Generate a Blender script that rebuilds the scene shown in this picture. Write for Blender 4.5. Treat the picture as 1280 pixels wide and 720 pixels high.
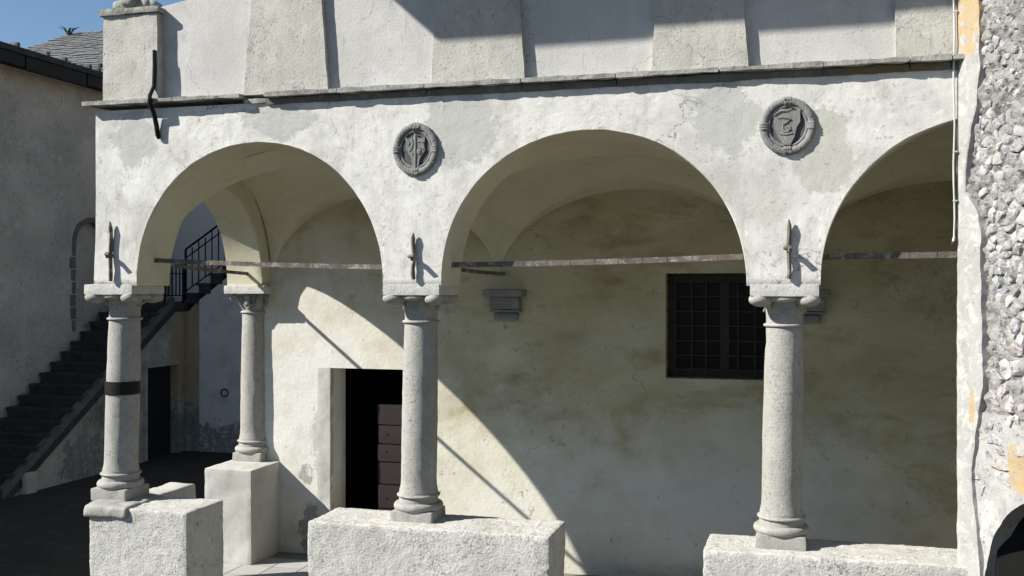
import bpy, bmesh, math, random
from mathutils import Vector, noise, Matrix
random.seed(7)
scn = bpy.context.scene
for o in list(bpy.data.objects): bpy.data.objects.remove(o)

# ------------------------------------------------------------------ camera
cam = bpy.data.cameras.new('camera')
cam.sensor_width = 36.0
cam.lens = 36.0*1300/1280
cam.shift_y = -3/1280
cam.clip_end = 1000
co = bpy.data.objects.new('camera', cam)
scn.collection.objects.link(co)
co.location = (5.9917, -8.0092, 3.2)
co.rotation_euler = (math.radians(90), 0, math.radians(15.5))
scn.camera = co

# ------------------------------------------------------------------ sky and sun
TO_SUN = Vector((-1.85, -1.0, 1.55)).normalized()
w = bpy.data.worlds.new('World'); scn.world = w; w.use_nodes = True
wn = w.node_tree
sky = wn.nodes.new('ShaderNodeTexSky'); sky.sky_type = 'NISHITA'; sky.sun_disc = False
sky.sun_elevation = math.asin(TO_SUN.z)
sky.sun_rotation = math.atan2(TO_SUN.x, TO_SUN.y)
sky.air_density = 1.0; sky.dust_density = 0.0; sky.ozone_density = 4.0
bg = wn.nodes['Background']; bg.inputs['Strength'].default_value = 0.06
wn.links.new(sky.outputs[0], bg.inputs[0])
sl = bpy.data.lights.new('sun', 'SUN'); sl.energy = 5.0; sl.angle = math.radians(0.53); sl.color = (1, .96, .89)
so = bpy.data.objects.new('sun', sl); scn.collection.objects.link(so)
so.rotation_euler = TO_SUN.to_track_quat('Z', 'Y').to_euler()
so.location = (-20, -12, 20)
scn.view_settings.view_transform = 'Standard'; scn.view_settings.look = 'None'
scn.view_settings.gamma = 1; scn.view_settings.use_curve_mapping = False
scn.view_settings.exposure = 0.9

# ------------------------------------------------------------------ helpers
COL = scn.collection
def tag(o, label=None, cat=None, group=None, kind=None):
    if label: o['label'] = label
    if cat: o['category'] = cat
    if group: o['group'] = group
    if kind: o['kind'] = kind
    return o
def empty(name, loc, label, cat, group=None):
    o = bpy.data.objects.new(name, None); COL.objects.link(o)
    o.location = loc; o.empty_display_size = .2
    return tag(o, label, cat, group)
def link(name, me, m, parent=None, smooth=None):
    if m: me.materials.append(m)
    if smooth is not None:
        me.shade_smooth()
        me.set_sharp_from_angle(angle=math.radians(smooth))
    o = bpy.data.objects.new(name, me); COL.objects.link(o)
    if parent:
        o.parent = parent
        top = parent
        off = Vector(parent.location)
        while top.parent: top = top.parent; off += top.location
        o.location = -off
    return o
def mesh(name, V, F, m, parent=None, smooth=None, fix=False):
    me = bpy.data.meshes.new(name)
    me.from_pydata([tuple(v) for v in V], [], F); 
    if fix:
        bm = bmesh.new(); bm.from_mesh(me); bmesh.ops.recalc_face_normals(bm, faces=bm.faces); bm.to_mesh(me); bm.free()
    me.update()
    return link(name, me, m, parent, smooth)
class B:
    """collects shapes that make ONE part"""
    def __init__(s): s.V = []; s.F = []
    def add(s, V, F):
        n = len(s.V); s.V += [Vector(v) for v in V]; s.F += [[i+n for i in f] for f in F]; return s
    def box(s, x0, x1, y0, y1, z0, z1):
        return s.add([(x, y, z) for x in (x0, x1) for y in (y0, y1) for z in (z0, z1)],
            [(0,1,3,2), (4,6,7,5), (0,4,5,1), (2,3,7,6), (0,2,6,4), (1,5,7,3)])
    def tube(s, P, R, n=8, flat=1.0, up=None):
        P = [Vector(p) for p in P]; V = []; F = []
        if not isinstance(R, (list, tuple)): R = [R]*len(P)
        for i, p in enumerate(P):
            d = (P[min(i+1, len(P)-1)]-P[max(i-1, 0)]).normalized()
            u = Vector(up) if up else (Vector((0,0,1)) if abs(d.z) < .9 else Vector((1,0,0)))
            a = d.cross(u).normalized(); b = a.cross(d).normalized()
            for k in range(n):
                t = 2*math.pi*k/n
                V.append(p+a*(math.cos(t)*R[i])+b*(math.sin(t)*R[i]*flat))
        for i in range(len(P)-1):
            for k in range(n):
                k2 = (k+1) % n
                F.append((i*n+k, i*n+k2, (i+1)*n+k2, (i+1)*n+k))
        F.append(tuple(range(n))[::-1]); F.append(tuple(range((len(P)-1)*n, len(P)*n)))
        return s.add(V, F)
    def bar(s, a, b, wd, h):
        a = Vector(a); b = Vector(b); d = (b-a).normalized()
        u = Vector((0,0,1)) if abs(d.z) < .9 else Vector((0,1,0))
        r = d.cross(u).normalized(); u2 = r.cross(d)
        V = [p+r*(i*wd/2)+u2*(j*h/2) for p in (a, b) for i in (-1, 1) for j in (-1, 1)]
        return s.add(V, [(0,1,3,2), (4,6,7,5), (0,4,5,1), (2,3,7,6), (0,2,6,4), (1,5,7,3)])
    def ell(s, c, r, n=12, m=8, rotz=0):
        V = []; F = []; M = Matrix.Rotation(rotz, 3, 'Z')
        for i in range(m+1):
            ph = math.pi*i/m
            for k in range(n):
                t = 2*math.pi*k/n
                V.append(M @ Vector((math.sin(ph)*math.cos(t)*r[0], math.sin(ph)*math.sin(t)*r[1], math.cos(ph)*r[2])) + Vector(c))
        for i in range(m):
            for k in range(n):
                k2 = (k+1) % n; F.append((i*n+k, (i+1)*n+k, (i+1)*n+k2, i*n+k2))
        return s.add(V, F)
    def lathe(s, prof, n=40, c=(0,0), cap=True):
        V = []; F = []
        for r, z in prof:
            for k in range(n):
                t = 2*math.pi*k/n; V.append((c[0]+r*math.cos(t), c[1]+r*math.sin(t), z))
        for i in range(len(prof)-1):
            for k in range(n):
                k2 = (k+1) % n; F.append((i*n+k, i*n+k2, (i+1)*n+k2, (i+1)*n+k))
        if cap: F.append(tuple(range(n))[::-1]); F.append(tuple(range((len(prof)-1)*n, len(prof)*n)))
        return s.add(V, F)
    def prism(s, poly, f0, f1):
        n = len(poly); V = [f0(p) for p in poly]+[f1(p) for p in poly]
        F = [tuple(range(n)), tuple(range(n, 2*n))[::-1]]+[(i, i+n, (i+1) % n+n, (i+1) % n) for i in range(n)]
        return s.add(V, F)
    def build(s, name, m, parent=None, smooth=None, fix=True):
        return mesh(name, s.V, s.F, m, parent, smooth, fix)
def fbm(p, f, o=4):
    v = 0; a = 1; t = 0
    for i in range(o):
        v += a*noise.noise(p*f+Vector((i*7.1, i*3.3, i*9.7))); t += a; a *= .5; f *= 2.05
    return v/t
def rough_box(x0, x1, y0, y1, z0, z1, step=.03, r=.02, amp=.006, freq=14, big=.006, bigf=2.0, seed=0):
    lo = Vector((x0, y0, z0)); hi = Vector((x1, y1, z1)); L = hi-lo
    N = [max(1, min(140, int(round(L[a]/step)))) for a in range(3)]
    V = []; F = []; idx = {}
    def vid(i, j, k):
        key = (i, j, k)
        if key not in idx:
            idx[key] = len(V); V.append(Vector((lo.x+L.x*i/N[0], lo.y+L.y*j/N[1], lo.z+L.z*k/N[2])))
        return idx[key]
    for a in range(3):
        b, c = (a+1) % 3, (a+2) % 3
        for side in (0, 1):
            for i in range(N[b]):
                for j in range(N[c]):
                    q = []
                    for (di, dj) in ((0,0), (1,0), (1,1), (0,1)):
                        t = [0, 0, 0]; t[a] = N[a]*side; t[b] = i+di; t[c] = j+dj
                        q.append(vid(*t))
                    F.append(q if side else q[::-1])
    r = min(r, min(L)/2.01); off = Vector((seed*3.7, seed*1.3, seed*2.1))
    for i, p in enumerate(V):
        inn = Vector((min(max(p[a], lo[a]+r), hi[a]-r) for a in range(3)))
        d = p-inn
        n = d.normalized() if d.length > 1e-6 else Vector((0,0,1))
        q = inn+n*r
        V[i] = q+n*(amp*fbm(q+off, freq, 4)+big*noise.noise((q+off)*bigf))
    return V, F
def rbox(name, m, parent, *a, smooth=50, **k):
    V, F = rough_box(*a, **k)
    return mesh(name, V, F, m, parent, smooth)

# ------------------------------------------------------------------ materials
def mat(name, c1, c2, scale=2.0, c3=None, c3s=9.0, c3t=(.55, .72), pits=None, pit_s=30, pit_t=(.62, .68), bump=.25, bscale=45, rough=.92,
        patches=(), stretch=(1,1,1), rand=None, metal=0, spec=.25, bdist=.02, streak=None, bdet=8, pstr=.8, blot=(), cracks=None, crack_s=1.6, crack_t=.012):
    m = bpy.data.materials.new(name); m.use_nodes = True
    nt = m.node_tree; N = nt.nodes; L = nt.links
    bs = N['Principled BSDF']; bs.inputs['Roughness'].default_value = rough; bs.inputs['Metallic'].default_value = metal
    bs.inputs['Specular IOR Level'].default_value = spec
    tc = N.new('ShaderNodeTexCoord'); mp = N.new('ShaderNodeMapping'); mp.inputs['Scale'].default_value = stretch
    L.new(tc.outputs['Object'], mp.inputs[0])
    geo = mp.outputs[0]
    def nz(s, det=8, ro=.6, src=None, dist=0):
        n = N.new('ShaderNodeTexNoise'); n.inputs['Scale'].default_value = s; n.inputs['Detail'].default_value = det
        n.inputs['Roughness'].default_value = ro; n.inputs['Distortion'].default_value = dist
        L.new(src or geo, n.inputs['Vector']); return n.outputs['Fac']
    def ramp(src, a, b):
        r = N.new('ShaderNodeMapRange'); r.inputs['From Min'].default_value = a; r.inputs['From Max'].default_value = b
        L.new(src, r.inputs['Value']); return r.outputs['Result']
    def mix(fac, A, Bc, mode='MIX'):
        x = N.new('ShaderNodeMix'); x.data_type = 'RGBA'; x.blend_type = mode
        if isinstance(fac, float): x.inputs[0].default_value = fac
        else: L.new(fac, x.inputs[0])
        for i, c in ((6, A), (7, Bc)):
            if isinstance(c, tuple): x.inputs[i].default_value = (*c, 1)
            else: L.new(c, x.inputs[i])
        return x.outputs[2]
    def mul(a, b):
        x = N.new('ShaderNodeMath'); x.operation = 'MULTIPLY'
        L.new(a, x.inputs[0])
        if isinstance(b, float): x.inputs[1].default_value = b
        else: L.new(b, x.inputs[1])
        return x.outputs[0]
    col = mix(ramp(nz(scale), .36, .64), c1, c2)
    col = mix(mul(ramp(nz(scale*9, 6, .7), .4, .7), .35), col, c2)
    if c3: col = mix(mul(ramp(nz(c3s, 8, .65, dist=.6), *c3t), .8), col, c3)
    for (bc, bsz, lo, hi, st, asp) in blot:
        bmz = N.new('ShaderNodeMapping'); bmz.inputs['Scale'].default_value = asp; bmz.inputs['Location'].default_value = (bsz*3.7, bsz*1.9, bsz*5.1)
        L.new(tc.outputs['Object'], bmz.inputs[0])
        col = mix(mul(ramp(nz(bsz, 9, .68, bmz.outputs[0], .4), lo, hi), st), col, bc)
    for (cx, cy, cz, rad, pc, edge, asp) in patches:
        vm = N.new('ShaderNodeVectorMath'); vm.operation = 'SUBTRACT'; vm.inputs[1].default_value = (cx, cy, cz)
        L.new(tc.outputs['Object'], vm.inputs[0])
        v2 = N.new('ShaderNodeVectorMath'); v2.operation = 'MULTIPLY'; v2.inputs[1].default_value = asp
        L.new(vm.outputs[0], v2.inputs[0])
        ln = N.new('ShaderNodeVectorMath'); ln.operation = 'LENGTH'; L.new(v2.outputs[0], ln.inputs[0])
        ad = N.new('ShaderNodeMath'); ad.operation = 'MULTIPLY_ADD'
        L.new(nz(4.6 if edge < .5 else (1.6/rad+2 if edge < 1.5 else 3), 7, .65), ad.inputs[0]); ad.inputs[1].default_value = rad*(2.6 if edge < .5 else 2.4); L.new(ln.outputs['Value'], ad.inputs[2])
        k = ad.inputs[1].default_value*.5
        sf = rad*(.06 if edge < 1.5 else .7)
        f = ramp(ad.outputs[0], rad+k+sf, rad+k-sf)
        if .5 < edge < 1.5: f = mul(f, ramp(nz(11, 7, .7), .36, .50))
        col = mix(mul(f, .85), col, pc)
    if streak:
        sm = N.new('ShaderNodeMapping'); sm.inputs['Scale'].default_value = (5, 5, .5); L.new(tc.outputs['Object'], sm.inputs[0])
        col = mix(mul(ramp(nz(1.6, 7, .65, sm.outputs[0]), .5, .75), .6), col, streak)
    if cracks:
        wn_ = N.new('ShaderNodeTexNoise'); wn_.inputs['Scale'].default_value = 5; wn_.inputs['Detail'].default_value = 6; L.new(tc.outputs['Object'], wn_.inputs['Vector'])
        va = N.new('ShaderNodeVectorMath'); va.operation = 'MULTIPLY_ADD'; va.inputs[1].default_value = (.5, .5, .5)
        L.new(wn_.outputs['Color'], va.inputs[0]); L.new(tc.outputs['Object'], va.inputs[2])
        vo = N.new('ShaderNodeTexVoronoi'); vo.feature = 'DISTANCE_TO_EDGE'; vo.inputs['Scale'].default_value = crack_s
        L.new(va.outputs[0], vo.inputs['Vector'])
        cf = mul(ramp(vo.outputs['Distance'], crack_t, crack_t*.3), ramp(nz(1.1, 3, .5), .50, .60))
        col = mix(mul(cf, .8), col, cracks)
    pf = None
    if pits:
        pf = ramp(nz(pit_s, 5, .6), *pit_t)
        pf = mul(pf, ramp(nz(scale*2.3, 3), .42, .58))
        col = mix(mul(pf, pstr), col, pits)
    if rand:
        oi = N.new('ShaderNodeObjectInfo'); cr = N.new('ShaderNodeValToRGB'); cr.color_ramp.interpolation = 'CONSTANT'
        e = cr.color_ramp.elements
        while len(e) < len(rand): e.new(0.5)
        for i, c in enumerate(rand): e[i].position = i/len(rand); e[i].color = (*c, 1)
        L.new(oi.outputs['Random'], cr.inputs[0])
        col = mix(.8, col, cr.outputs[0], 'MULTIPLY')
    L.new(col, bs.inputs['Base Color'])
    if bump:
        b1 = N.new('ShaderNodeBump'); b1.inputs['Strength'].default_value = bump; b1.inputs['Distance'].default_value = bdist
        h = nz(bscale, bdet, .7 if bdet > 5 else .5)
        if pf is not None:
            x = N.new('ShaderNodeMath'); x.operation = 'SUBTRACT'; L.new(h, x.inputs[0]); L.new(mul(pf, .6), x.inputs[1]); h = x.outputs[0]
        L.new(h, b1.inputs['Height']); L.new(b1.outputs[0], bs.inputs['Normal'])
    return m

GP = (.41, .41, .385)
A3 = (1, .2, 1)
M_face = mat('lime_plaster', (.66, .65, .615), (.58, .57, .535), 1.6, c3=(.49, .485, .455), c3s=7, c3t=(.50, .70), pits=(.26, .25, .235), pit_s=24, pit_t=(.57, .68), bump=.2, bscale=45, pstr=.75, streak=(.47, .46, .42),
    blot=[((.43, .425, .395), 1.1, .50, .62, .7, (1, 1, 1)), ((.38, .37, .325), 2.6, .54, .66, .65, (1, 1, .4)), ((.30, .29, .26), 5.5, .60, .70, .6, (1, 1, .55)), ((.70, .69, .66), 2.2, .58, .64, .5, (1, 1, 1)), ((.34, .33, .30), 13, .60, .70, .6, (1, 1, .8))],
    cracks=(.20, .19, .17), crack_s=1.7, crack_t=.011,
    patches=[(.28, 0, 4.5, .24, GP, .3, A3), (3.35, 0, 4.48, .30, GP, .3, A3), (5.45, 0, 4.48, .24, GP, .3, (1, .2, .8)), (6.15, 0, 4.2, .2, (.43, .43, .38), .3, (1, .2, .6)),
             (1.7, 0, 4.6, .3, GP, .3, (1, .2, 2)), (5.75, 0, 3.8, .12, (.5, .5, .45), .3, A3)])
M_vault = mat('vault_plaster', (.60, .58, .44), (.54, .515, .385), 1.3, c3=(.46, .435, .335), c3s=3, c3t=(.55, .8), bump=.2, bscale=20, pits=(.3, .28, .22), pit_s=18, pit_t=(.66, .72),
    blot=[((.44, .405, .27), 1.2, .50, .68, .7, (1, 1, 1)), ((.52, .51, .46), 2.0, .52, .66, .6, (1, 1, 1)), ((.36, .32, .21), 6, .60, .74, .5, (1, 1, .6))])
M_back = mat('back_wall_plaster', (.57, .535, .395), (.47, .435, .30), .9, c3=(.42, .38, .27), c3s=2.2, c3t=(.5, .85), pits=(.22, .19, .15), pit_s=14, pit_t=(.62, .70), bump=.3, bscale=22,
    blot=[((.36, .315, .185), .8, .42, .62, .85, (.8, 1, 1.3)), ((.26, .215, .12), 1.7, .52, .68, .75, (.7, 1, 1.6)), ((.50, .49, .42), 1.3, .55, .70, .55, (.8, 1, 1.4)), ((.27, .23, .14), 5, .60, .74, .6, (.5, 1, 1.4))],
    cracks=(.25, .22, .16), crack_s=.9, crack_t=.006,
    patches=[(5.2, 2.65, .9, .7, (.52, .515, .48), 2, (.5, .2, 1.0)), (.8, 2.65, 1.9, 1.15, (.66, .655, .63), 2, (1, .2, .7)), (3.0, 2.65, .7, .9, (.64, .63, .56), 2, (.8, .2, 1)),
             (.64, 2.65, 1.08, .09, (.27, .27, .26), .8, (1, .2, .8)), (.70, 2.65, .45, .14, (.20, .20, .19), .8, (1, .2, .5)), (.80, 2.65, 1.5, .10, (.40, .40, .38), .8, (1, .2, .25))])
M_parap = mat('parapet_render', (.53, .515, .49), (.45, .437, .415), 1.6, c3=(.41, .405, .395), c3s=5, c3t=(.5, .75), bump=.2, bscale=40, streak=(.40, .395, .38), pits=(.3, .3, .28), pit_s=30, pit_t=(.62, .70),
    blot=[((.38, .375, .36), 1.8, .50, .68, .6, (1, 1, .5)), ((.58, .57, .56), 3, .55, .68, .5, (1, 1, .7)), ((.30, .29, .27), 9, .60, .72, .5, (1.5, 1, .3))], cracks=(.25, .245, .23), crack_s=1.2, crack_t=.007)
M_pier = mat('pier_render', (.50, .485, .44), (.41, .40, .36), 2.2, c3=(.33, .325, .295), c3s=8, c3t=(.50, .75), bump=.3, bscale=45, streak=(.37, .36, .31), pits=(.2, .19, .17), pit_s=40, pit_t=(.57, .66),
    blot=[((.36, .35, .30), 2.4, .50, .66, .6, (1, 1, .5)), ((.55, .54, .51), 4, .56, .68, .5, (1, 1, .8)), ((.26, .25, .22), 11, .58, .70, .55, (1.4, 1, .35))], cracks=(.22, .21, .19), crack_s=1.5, crack_t=.009)
M_ped = mat('roughcast', (.55, .54, .505), (.48, .47, .435), 2.0, c3=(.40, .39, .355), c3s=9, c3t=(.50, .72), pits=(.22, .21, .19), pit_s=38, pit_t=(.55, .63), bump=.5, bscale=48, bdist=.03, bdet=6,
    blot=[((.40, .385, .34), 1.9, .50, .66, .65, (1, 1, 1)), ((.60, .59, .56), 3.5, .56, .64, .6, (1, 1, 1)), ((.30, .27, .17), 5, .63, .74, .6, (1, 1, .6)), ((.28, .27, .245), 14, .58, .68, .6, (1, 1, 1))], cracks=(.18, .17, .15), crack_s=1.9, crack_t=.012)
M_ped2 = mat('smooth_render', (.48, .47, .44), (.41, .40, .37), 2.0, c3=(.35, .34, .31), c3s=6, bump=.25, bscale=30, pits=(.3, .29, .27), pit_s=20, pit_t=(.64, .72),
    blot=[((.33, .32, .275), 2.5, .52, .68, .6, (1, 1, .5)), ((.25, .24, .21), 8, .60, .72, .5, (1, 1, .5))])
M_stone = mat('column_stone', (.375, .37, .345), (.315, .31, .285), 3.0, c3=(.24, .235, .215), c3s=22, c3t=(.46, .70), pits=(.11, .105, .10), pit_s=46, pit_t=(.58, .67), bump=.4, bscale=60, streak=(.28, .27, .235),
    blot=[((.27, .26, .23), 1.8, .50, .66, .65, (1, 1, .4)), ((.46, .455, .43), 4, .58, .70, .5, (1, 1, .6)), ((.20, .195, .175), 12, .60, .72, .5, (1, 1, .6))], cracks=(.16, .155, .14), crack_s=2.6, crack_t=.006)
M_stone2 = mat('grey_stone', (.27, .27, .265), (.20, .20, .195), 5, c3=(.14, .14, .135), c3s=12, bump=.4, bscale=40)
M_abac = mat('abacus_stone', (.53, .52, .49), (.45, .44, .41), 4, c3=(.36, .35, .32), c3s=12, bump=.4, bscale=40, pits=(.2, .19, .17), pit_s=30, pit_t=(.62, .7))
M_corn = mat('cornice_stone', (.40, .40, .37), (.26, .26, .24), 3, c3=(.12, .12, .10), c3s=8, c3t=(.46, .64), bump=.6, bscale=30)
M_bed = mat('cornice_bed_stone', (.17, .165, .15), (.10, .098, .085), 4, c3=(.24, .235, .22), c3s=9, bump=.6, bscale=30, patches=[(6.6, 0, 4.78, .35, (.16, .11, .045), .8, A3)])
M_med = mat('medallion_slate', (.235, .235, .225), (.17, .17, .165), 9, c3=(.28, .28, .27), c3s=25, bump=.4, bscale=60)
M_medd = mat('medallion_shade_field', (.10, .105, .10), (.075, .08, .078), 9, bump=.4, bscale=60)  # shadow inside the wreath put into a darker colour
M_rust = mat('rusty_iron', (.17, .145, .128), (.10, .083, .072), 9, c3=(.34, .31, .285), c3s=10, c3t=(.52, .62), bump=.5, bscale=90, rough=.8)
M_iron = mat('black_iron', (.010, .010, .011), (.016, .015, .014), 14, bump=.2, bscale=80, rough=.6, spec=.12)
M_wood = mat('door_wood', (.026, .0175, .017), (.018, .0125, .012), 6, bump=.3, bscale=20, stretch=(1, 1, 9), rough=.7)
M_dark = mat('dark_wood', (.018, .016, .014), (.012, .011, .010), 5, bump=.2, rough=.7)
M_roofw = mat('roof_timber', (.05, .042, .035), (.03, .026, .022), 4, bump=.3, stretch=(1, 6, 6))
M_winwood = mat('window_wood', (.05, .043, .034), (.035, .03, .024), 5, bump=.2, rough=.7)
M_grille = mat('grille_iron', (.05, .046, .042), (.035, .032, .03), 14, bump=.2, bscale=80, rough=.7, spec=.2)
M_glass = mat('dark_glass', (.006, .006, .006), (.008, .008, .008), 1, bump=0, rough=.25, spec=.1)
M_left = mat('grey_stucco', (.58, .51, .425), (.46, .405, .34), 1.1, c3=(.62, .56, .485), c3s=4, c3t=(.55, .75), pits=(.24, .22, .19), pit_s=20, pit_t=(.58, .66), bump=.7, bscale=26, bdist=.03, blot=[((.37, .33, .28), 1.0, .46, .64, .75, (1, 1, 1)), ((.66, .60, .52), 3, .58, .66, .6, (1, 1, 1)), ((.28, .25, .21), 8, .58, .70, .6, (1, 1, 1))])
M_under = mat('ochre_stained_wall', (.46, .41, .32), (.30, .27, .21), 1.6, c3=(.54, .48, .385), c3s=5, bump=.4, bscale=20, streak=(.44, .40, .33),
    patches=[(-5.4, 9.7, 1.9, .34, (.40, .27, .12), .8, (.8, .6, .33)), (-5.5, 7.6, 1.0, .35, (.15, .135, .11), .8, (1, .6, 1)), (-5.5, 6.8, .3, .3, (.17, .155, .13), .8, (1, .5, .8)), (-5.4, 9.7, .2, .7, (.17, .16, .14), .8, (.6, .6, 1))], blot=[((.20, .18, .145), 1.6, .46, .62, .8, (1, 1, 1)), ((.58, .53, .44), 4, .58, .66, .6, (1, 1, .7))])
M_rear = mat('pale_rear_wall', (.72, .66, .57), (.62, .57, .495), 1.5, c3=(.45, .42, .385), c3s=4, bump=.4, bscale=20, patches=[(-4.3, 9.7, .1, .42, (.19, .175, .15), .8, (.15, .2, 1))], blot=[((.42, .385, .33), 1.5, .50, .66, .7, (1, 1, 1))], pits=(.2, .19, .175), pit_s=12, pit_t=(.62, .7))
M_rearu = mat('rear_house_render', (.82, .75, .66), (.78, .715, .63), 1.0, bump=.2)
M_slate = mat('roof_slate', (.16, .16, .16), (.10, .10, .105), 3, c3=(.23, .23, .22), c3s=9, bump=.3, bscale=30)
M_step = mat('dark_step_stone', (.065, .06, .052), (.04, .037, .033), 4, c3=(.10, .093, .08), c3s=9, bump=.4)
M_kerb = mat('worn_kerb_stone', (.16, .145, .12), (.10, .09, .075), 4, c3=(.22, .20, .17), c3s=9, bump=.4)
M_brick = mat('old_brick', (.20, .17, .14), (.12, .105, .09), 6, c3=(.30, .26, .22), c3s=9, bump=.5)
M_ground = mat('courtyard_earth', (.06, .048, .032), (.042, .034, .023), .8, c3=(.11, .10, .08), c3s=4, pits=(.15, .14, .12), pit_s=18, pit_t=(.62, .68), bump=.6, bscale=30)
M_tile = mat('floor_tile', (.36, .36, .35), (.31, .31, .30), 5, bump=.15, rand=[(1, 1, 1), (.86, .86, .87), (.94, .94, .93), (.78, .79, .8)])
M_floor = mat('floor_bed', (.2, .2, .19), (.15, .15, .14), 5)
M_core = mat('rubble_mortar', (.40, .39, .375), (.30, .295, .285), 5, c3=(.16, .155, .15), c3s=16, c3t=(.5, .68), pits=(.10, .095, .09), pit_s=17, pit_t=(.55, .62), bump=.9, bscale=26, bdist=.05)
OC = (.38, .275, .14)
M_strip = mat('worn_plaster', (.36, .355, .34), (.29, .287, .275), 5, c3=(.44, .435, .42), c3s=9, c3t=(.5, .60), bump=.4, bscale=40, pits=(.16, .155, .15), pit_s=40, pit_t=(.60, .68),
    patches=[(7.06, -.12, 5.35, .42, OC, .8, (.3, 1.0, .9)), (7.06, -.16, 2.35, .05, OC, .8, (.3, 1.6, .4))])
M_arch = mat('arch_plaster', (.37, .365, .35), (.31, .305, .295), 5, c3=(.26, .255, .245), c3s=9, c3t=(.5, .62), bump=.5, bscale=36, pits=(.16, .155, .15), pit_s=36, pit_t=(.60, .68),
    patches=[(7.1, -.62, 1.98, .17, OC, .8, (.3, .9, 1.1)), (7.1, -.3, 1.5, .1, (.44, .435, .42), .8, (.3, 1, .5))])
M_rub = mat('rubble_stone', (.43, .425, .42), (.32, .32, .325), 7, c3=(.50, .49, .47), c3s=12, c3t=(.48, .64), pits=(.12, .118, .115), pit_s=30, pit_t=(.54, .64), bump=.6, bscale=34, bdist=.03,
    blot=[((.24, .235, .23), 9, .52, .66, .6, (1, 1, 1)), ((.52, .51, .49), 6, .55, .63, .7, (1, 1, 1))],
    rand=[(1, 1, 1), (.82, .85, .9), (.98, .93, .86), (.68, .69, .71), (1, 1, 1), (.9, .89, .9), (.93, .85, .81), (.84, .84, .87), (1, .99, .96), (.78, .75, .71), (.95, .95, .96)])
M_cable = mat('white_conduit', (.55, .55, .53), (.45, .45, .43), 8, bump=0, rough=.5)
M_shade = mat('shade_black', (.014, .014, .013), (.01, .01, .01), 2, bump=0)  # near-black: shade of the interiors put into the colour
M_leaf = mat('weed_leaf', (.05, .06, .03), (.04, .05, .025), 6, bump=0)

# ------------------------------------------------------------------ ground
g = mesh('courtyard_ground', [(-300, -300, 0), (300, -300, 0), (300, 300, 0), (-300, 300, 0)], [(0, 1, 2, 3)], M_ground)
tag(g, 'dark trodden earth of the courtyard', kind='structure')
fl = B().box(-.14, 9.0, -.05, 2.64, .004, .185).build('loggia_floor', M_floor); tag(fl, 'paved floor of the arcade', kind='structure')
tm = None; ts = .34
for i in range(27):
    for j in range(8):
        x = -.12+i*ts; y = -.04+j*ts
        if x+ts > 9.0 or y+ts > 2.64: continue
        if tm is None:
            t = B().box(.006, ts-.006, .006, ts-.006, 0, .014).build('tile', M_tile, fl); tm = t.data
        else:
            t = bpy.data.objects.new('tile', tm); COL.objects.link(t); t.parent = fl
        t.location = (x, y, .1855)

# ------------------------------------------------------------------ loggia
LOG = empty('loggia', (3, 1.2, 0), 'old arcaded loggia of whitewashed plaster arches on stone columns with a gallery above', 'loggia')
ZS = 3.20
ARCH = [(1.485, 1.175, 1.225), (4.385, 1.215, 1.215), (7.36, 1.225, 1.215)]
def sup(u, p=2.0): return max(0., 1-abs(u)**p)**(1/p)
def zb_front(x):
    for c, h, r in ARCH:
        if abs(x-c) < h: return ZS+r*sup((x-c)/h, 2.06)
    return ZS
def grid_wall(name, S, zb, zt, P, nz, nk, amp, m, parent, seed=0, smooth=45, edge=.008, zlo=None):
    V = []; F = []; n = len(S)
    sd = Vector((seed*5.3, seed*2.9, seed))
    def disp(s, z, d):
        p = Vector(P(s, z, d)); 
        return p
    nrm = (Vector(P(S[n//2], zt, 0))-Vector(P(S[n//2], zt, 1))).normalized()
    for s in S:                                   # front
        b = zb(s); b += edge*fbm(Vector((s, 0, b))+sd, 6, 3)
        for j in range(nz+1):
            z = b+(zt-b)*(j/nz) if zlo is None else max(b, zlo+(zt-zlo)*(j/nz))
            p = Vector(P(s, z, 0)); V.append(p+nrm*(amp*fbm(p+sd, 5, 4)*1.6+amp*.6*fbm(p+sd, 24, 3)-(.012 if j == 0 else 0)))
    for s in S:                                   # bottom rows
        b = zb(s)
        for k in range(1, nk+1):
            p = Vector(P(s, b, k/nk)); V.append(p+Vector((0, 0, amp*fbm(p+sd, 5, 3))))
    for s in S: V.append(Vector(P(s, zt, 1)))     # back top
    f0 = lambda i, j: i*(nz+1)+j
    b0 = n*(nz+1); bi = lambda i, k: f0(i, 0) if k == 0 else b0+i*nk+k-1
    t0 = b0+n*nk
    for i in range(n-1):
        for j in range(nz): F.append((f0(i, j), f0(i+1, j), f0(i+1, j+1), f0(i, j+1)))
        for k in range(nk): F.append((bi(i, k), bi(i, k+1), bi(i+1, k+1), bi(i+1, k)))
        F.append((bi(i, nk), t0+i, t0+i+1, bi(i+1, nk)))
        F.append((f0(i, nz), f0(i+1, nz), t0+i+1, t0+i))
    for i, fl_ in ((0, 0), (n-1, 1)):
        q = [f0(i, j) for j in range(nz+1)]+[t0+i]+[bi(i, k) for k in range(nk, 0, -1)]
        F.append(q if not fl_ else q[::-1])
    return mesh(name, V, F, m, parent, smooth)
def samples(a, b, step, edges):
    S = {round(a+(b-a)*i/int((b-a)/step), 4) for i in range(int((b-a)/step)+1)}
    for e, sg in edges:
        for d in (0, .0015, .005, .01, .016, .024, .034, .046): S.add(round(e+sg*d, 4))
    S = sorted(x for x in S if a <= x <= b)
    out = [S[0]]
    for x in S[1:]:
        if x-out[-1] > .001: out.append(x)
    return out
edges = [(c-h, 1) for c, h, r in ARCH]+[(c+h, -1) for c, h, r in ARCH]
S = samples(-.135, 9.0, .022, edges)
lean = lambda x, z: x+(.07*(z-3.2)/1.6 if x < -.13 else 0)
fw = grid_wall('arcade_wall', S, zb_front, 4.765, lambda s, z, d: (lean(s, z), .5*d, z), 56, 8, .0032, M_face, LOG, 1)
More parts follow.
